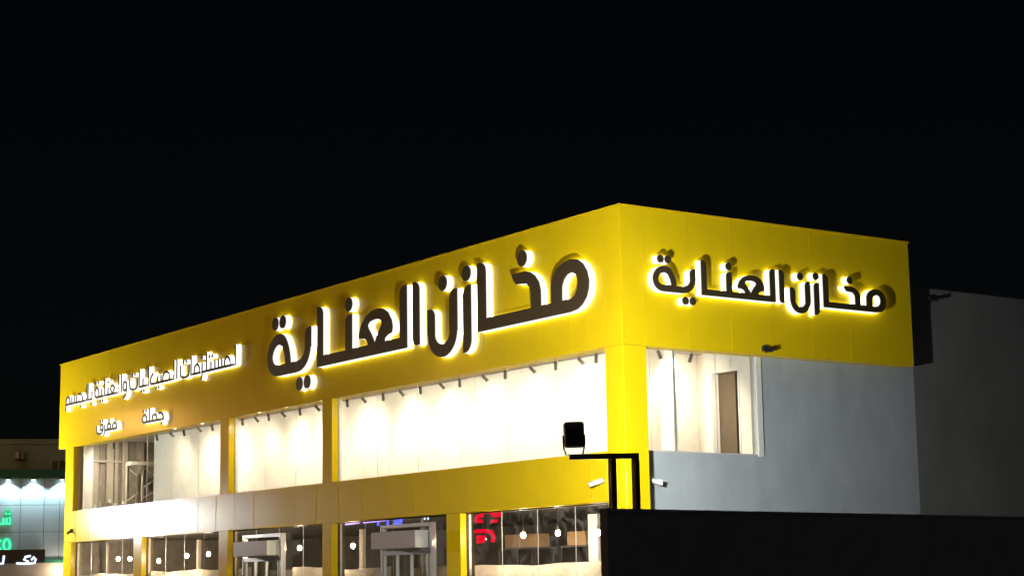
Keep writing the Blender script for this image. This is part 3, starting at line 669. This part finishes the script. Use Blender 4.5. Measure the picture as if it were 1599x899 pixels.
wa, wb = uv(81, 720)[0], uv(112, 720)[0]
wf = put('window', npart(MB(), wa, wb, -2.2, -2.14, uv(80, 731)[1], uv(80, 714)[1]), M['wdark'], nb)
put('window_bar', npart(MB(), uv(91, 720)[0]-.04, uv(91, 720)[0]+.04, -2.14, -2.1, uv(80, 731)[1], uv(80, 714)[1]), M['olive'], wf)
put('pipe', npart(MB(), uv(4.5, 720)[0], uv(6, 720)[0], -2.2, -2.1, uv(5, 731)[1], uv(5, 718)[1]), M['panel2'], nb)
ac = thing('air_conditioner', onN(28, 712, -1.9), 'pale air conditioner on the olive storey of the neighbouring shop', 'air conditioner')
put('casing', npart(MB(), uv(22, 705)[0], uv(29, 705)[0], -2.09, -1.5, uv(25, 712)[1], uv(25, 701)[1]).mesh('casing', bevel=.02), M['aluwhite'], ac)
put('grille', npart(MB(), uv(30, 705)[0], uv(36, 705)[0], -2.09, -1.7, uv(25, 712)[1], uv(25, 702)[1]), M['olive'], ac)
put('shelf', npart(MB(), uv(22, 705)[0], uv(37, 705)[0], -2.09, -1.4, uv(25, 714)[1], uv(25, 712.6)[1]), M['black'], ac)
for i, (px, wn) in enumerate(((13, 'leftmost'), (52.5, 'middle'), (97, 'rightmost'))):
    u = uv(px, 746)[0]; c = nc+U*u
    t = thing('downlight', (c.x+N.x*.2, c.y+N.y*.2, zg0), '%s cold downlight under the teal band' % wn, 'downlight', 'downlights on the neighbouring shop')
    put('housing', npart(MB(), u-.09, u+.09, .10, .27, zg0-.09, zg0-.002), M['black'], t)
    put('lens', npart(MB(), u-.075, u+.075, .115, .255, zg0-.10, zg0-.092), M['downlens'], t)
    dl = bpy.data.lights.new('down_light', 'SPOT'); dl.energy = 240; dl.color = (.72, .97, 1); dl.spot_size = math.radians(128); dl.spot_blend = .5; dl.shadow_soft_size = .015
    do = bpy.data.objects.new('down_light', dl); COL.objects.link(do); do.parent = t; c2 = c+N*.24; do.location = Vector((c2.x, c2.y, zg0-.13))-t.location
def nstroke(name, strokes, wd, root, m, d0=.02, d1=.14, halo=None):
    for s in strokes:
        q = []
        for x, y in s: q.append(uv(x, y))
        polys = ribbon(q, wd)+[arc(c[0], c[1], wd/2, wd/2, 22, 337, 7) for c in q]
        vs, fs = union_tris(polys)
        mp = lambda h, v, d: tuple(Vector((nc.x, nc.y, 0))+U*h+N*d+Vector((0, 0, v)))
        o = put(name, extrude(vs, fs, mp, d0, d1, name), m, root)
        if halo:
            vs, fs = union_tris(ribbon(q, wd*1.9)+[arc(c[0], c[1], wd*.95, wd*.95, 22, 337, 7) for c in q])
            put('letter_back', extrude(vs, fs, mp, d0*.3, d0-.004, 'letter_back'), halo, o)
g = thing('green_sign', onN(8, 806), 'green neon Arabic letters on the neighbouring shop, cut by the left edge', 'sign')
nstroke('letter', [[(-22, 817), (15.5, 817), (15.5, 808)], [(10.5, 817), (10.5, 809)], [(5.5, 817), (5.5, 809)]], .09, g, M['greenw'], halo=M['green'])
nstroke('letter_dot', [[(12.3, 795), (12.5, 795.3)], [(9.5, 801.5), (9.8, 801.6)], [(15, 801.5), (15.3, 801.6)]], .10, g, M['greenw'], halo=M['green'])
g = thing('green_sign', onN(8, 850), 'green neon Latin letters CO below the green Arabic letters', 'sign')
nstroke('letter', [[(11, 841.5)]+[(10.7+5*math.cos(a), 850+8.5*math.sin(a)) for a in [math.radians(-90+20*k) for k in range(1, 18)]]+[(11, 841.5)], [(2.5+.8*math.cos(a), 850) for a in ()] or [(1, 844), (-3, 841.5), (-7, 845), (-8, 850), (-7, 855), (-3, 858.5), (1, 856)]], .105, g, M['greenw'], halo=M['green'])
bs = thing('black_sign', onN(35, 870), 'black signboard with white Arabic letters at the lower left', 'sign')
nstroke_z0, nstroke_z1 = uv(35, 878)[1], uv(35, 857.5)[1]
put('board', npart(MB(), uL, uv(70.5, 868)[0], .13, .30, nstroke_z0, nstroke_z1), M['cctvd'], bs)
nstroke('letter', [[(27, 879), (44, 879.5), (54, 878.5), (56, 873), (53, 869.5), (50, 873)], [(47, 867.5), (40, 869), (38, 873), (44, 876), (40, 879)], [(-6, 880), (5, 879), (6.5, 868)]], .11, bs, M['ledw'], .31, .40)
t = thing('warm_flood', onN(91, 891, .4), 'bright warm lamp at the bottom left beside the shop end', 'lamp')
p = onN(91, 891, .5)
put('lens', MB().ball(p, .17), M['warmlens'], t); put('bracket', MB().bar(p-N*.1, p-N*.5, .05), M['black'], t)
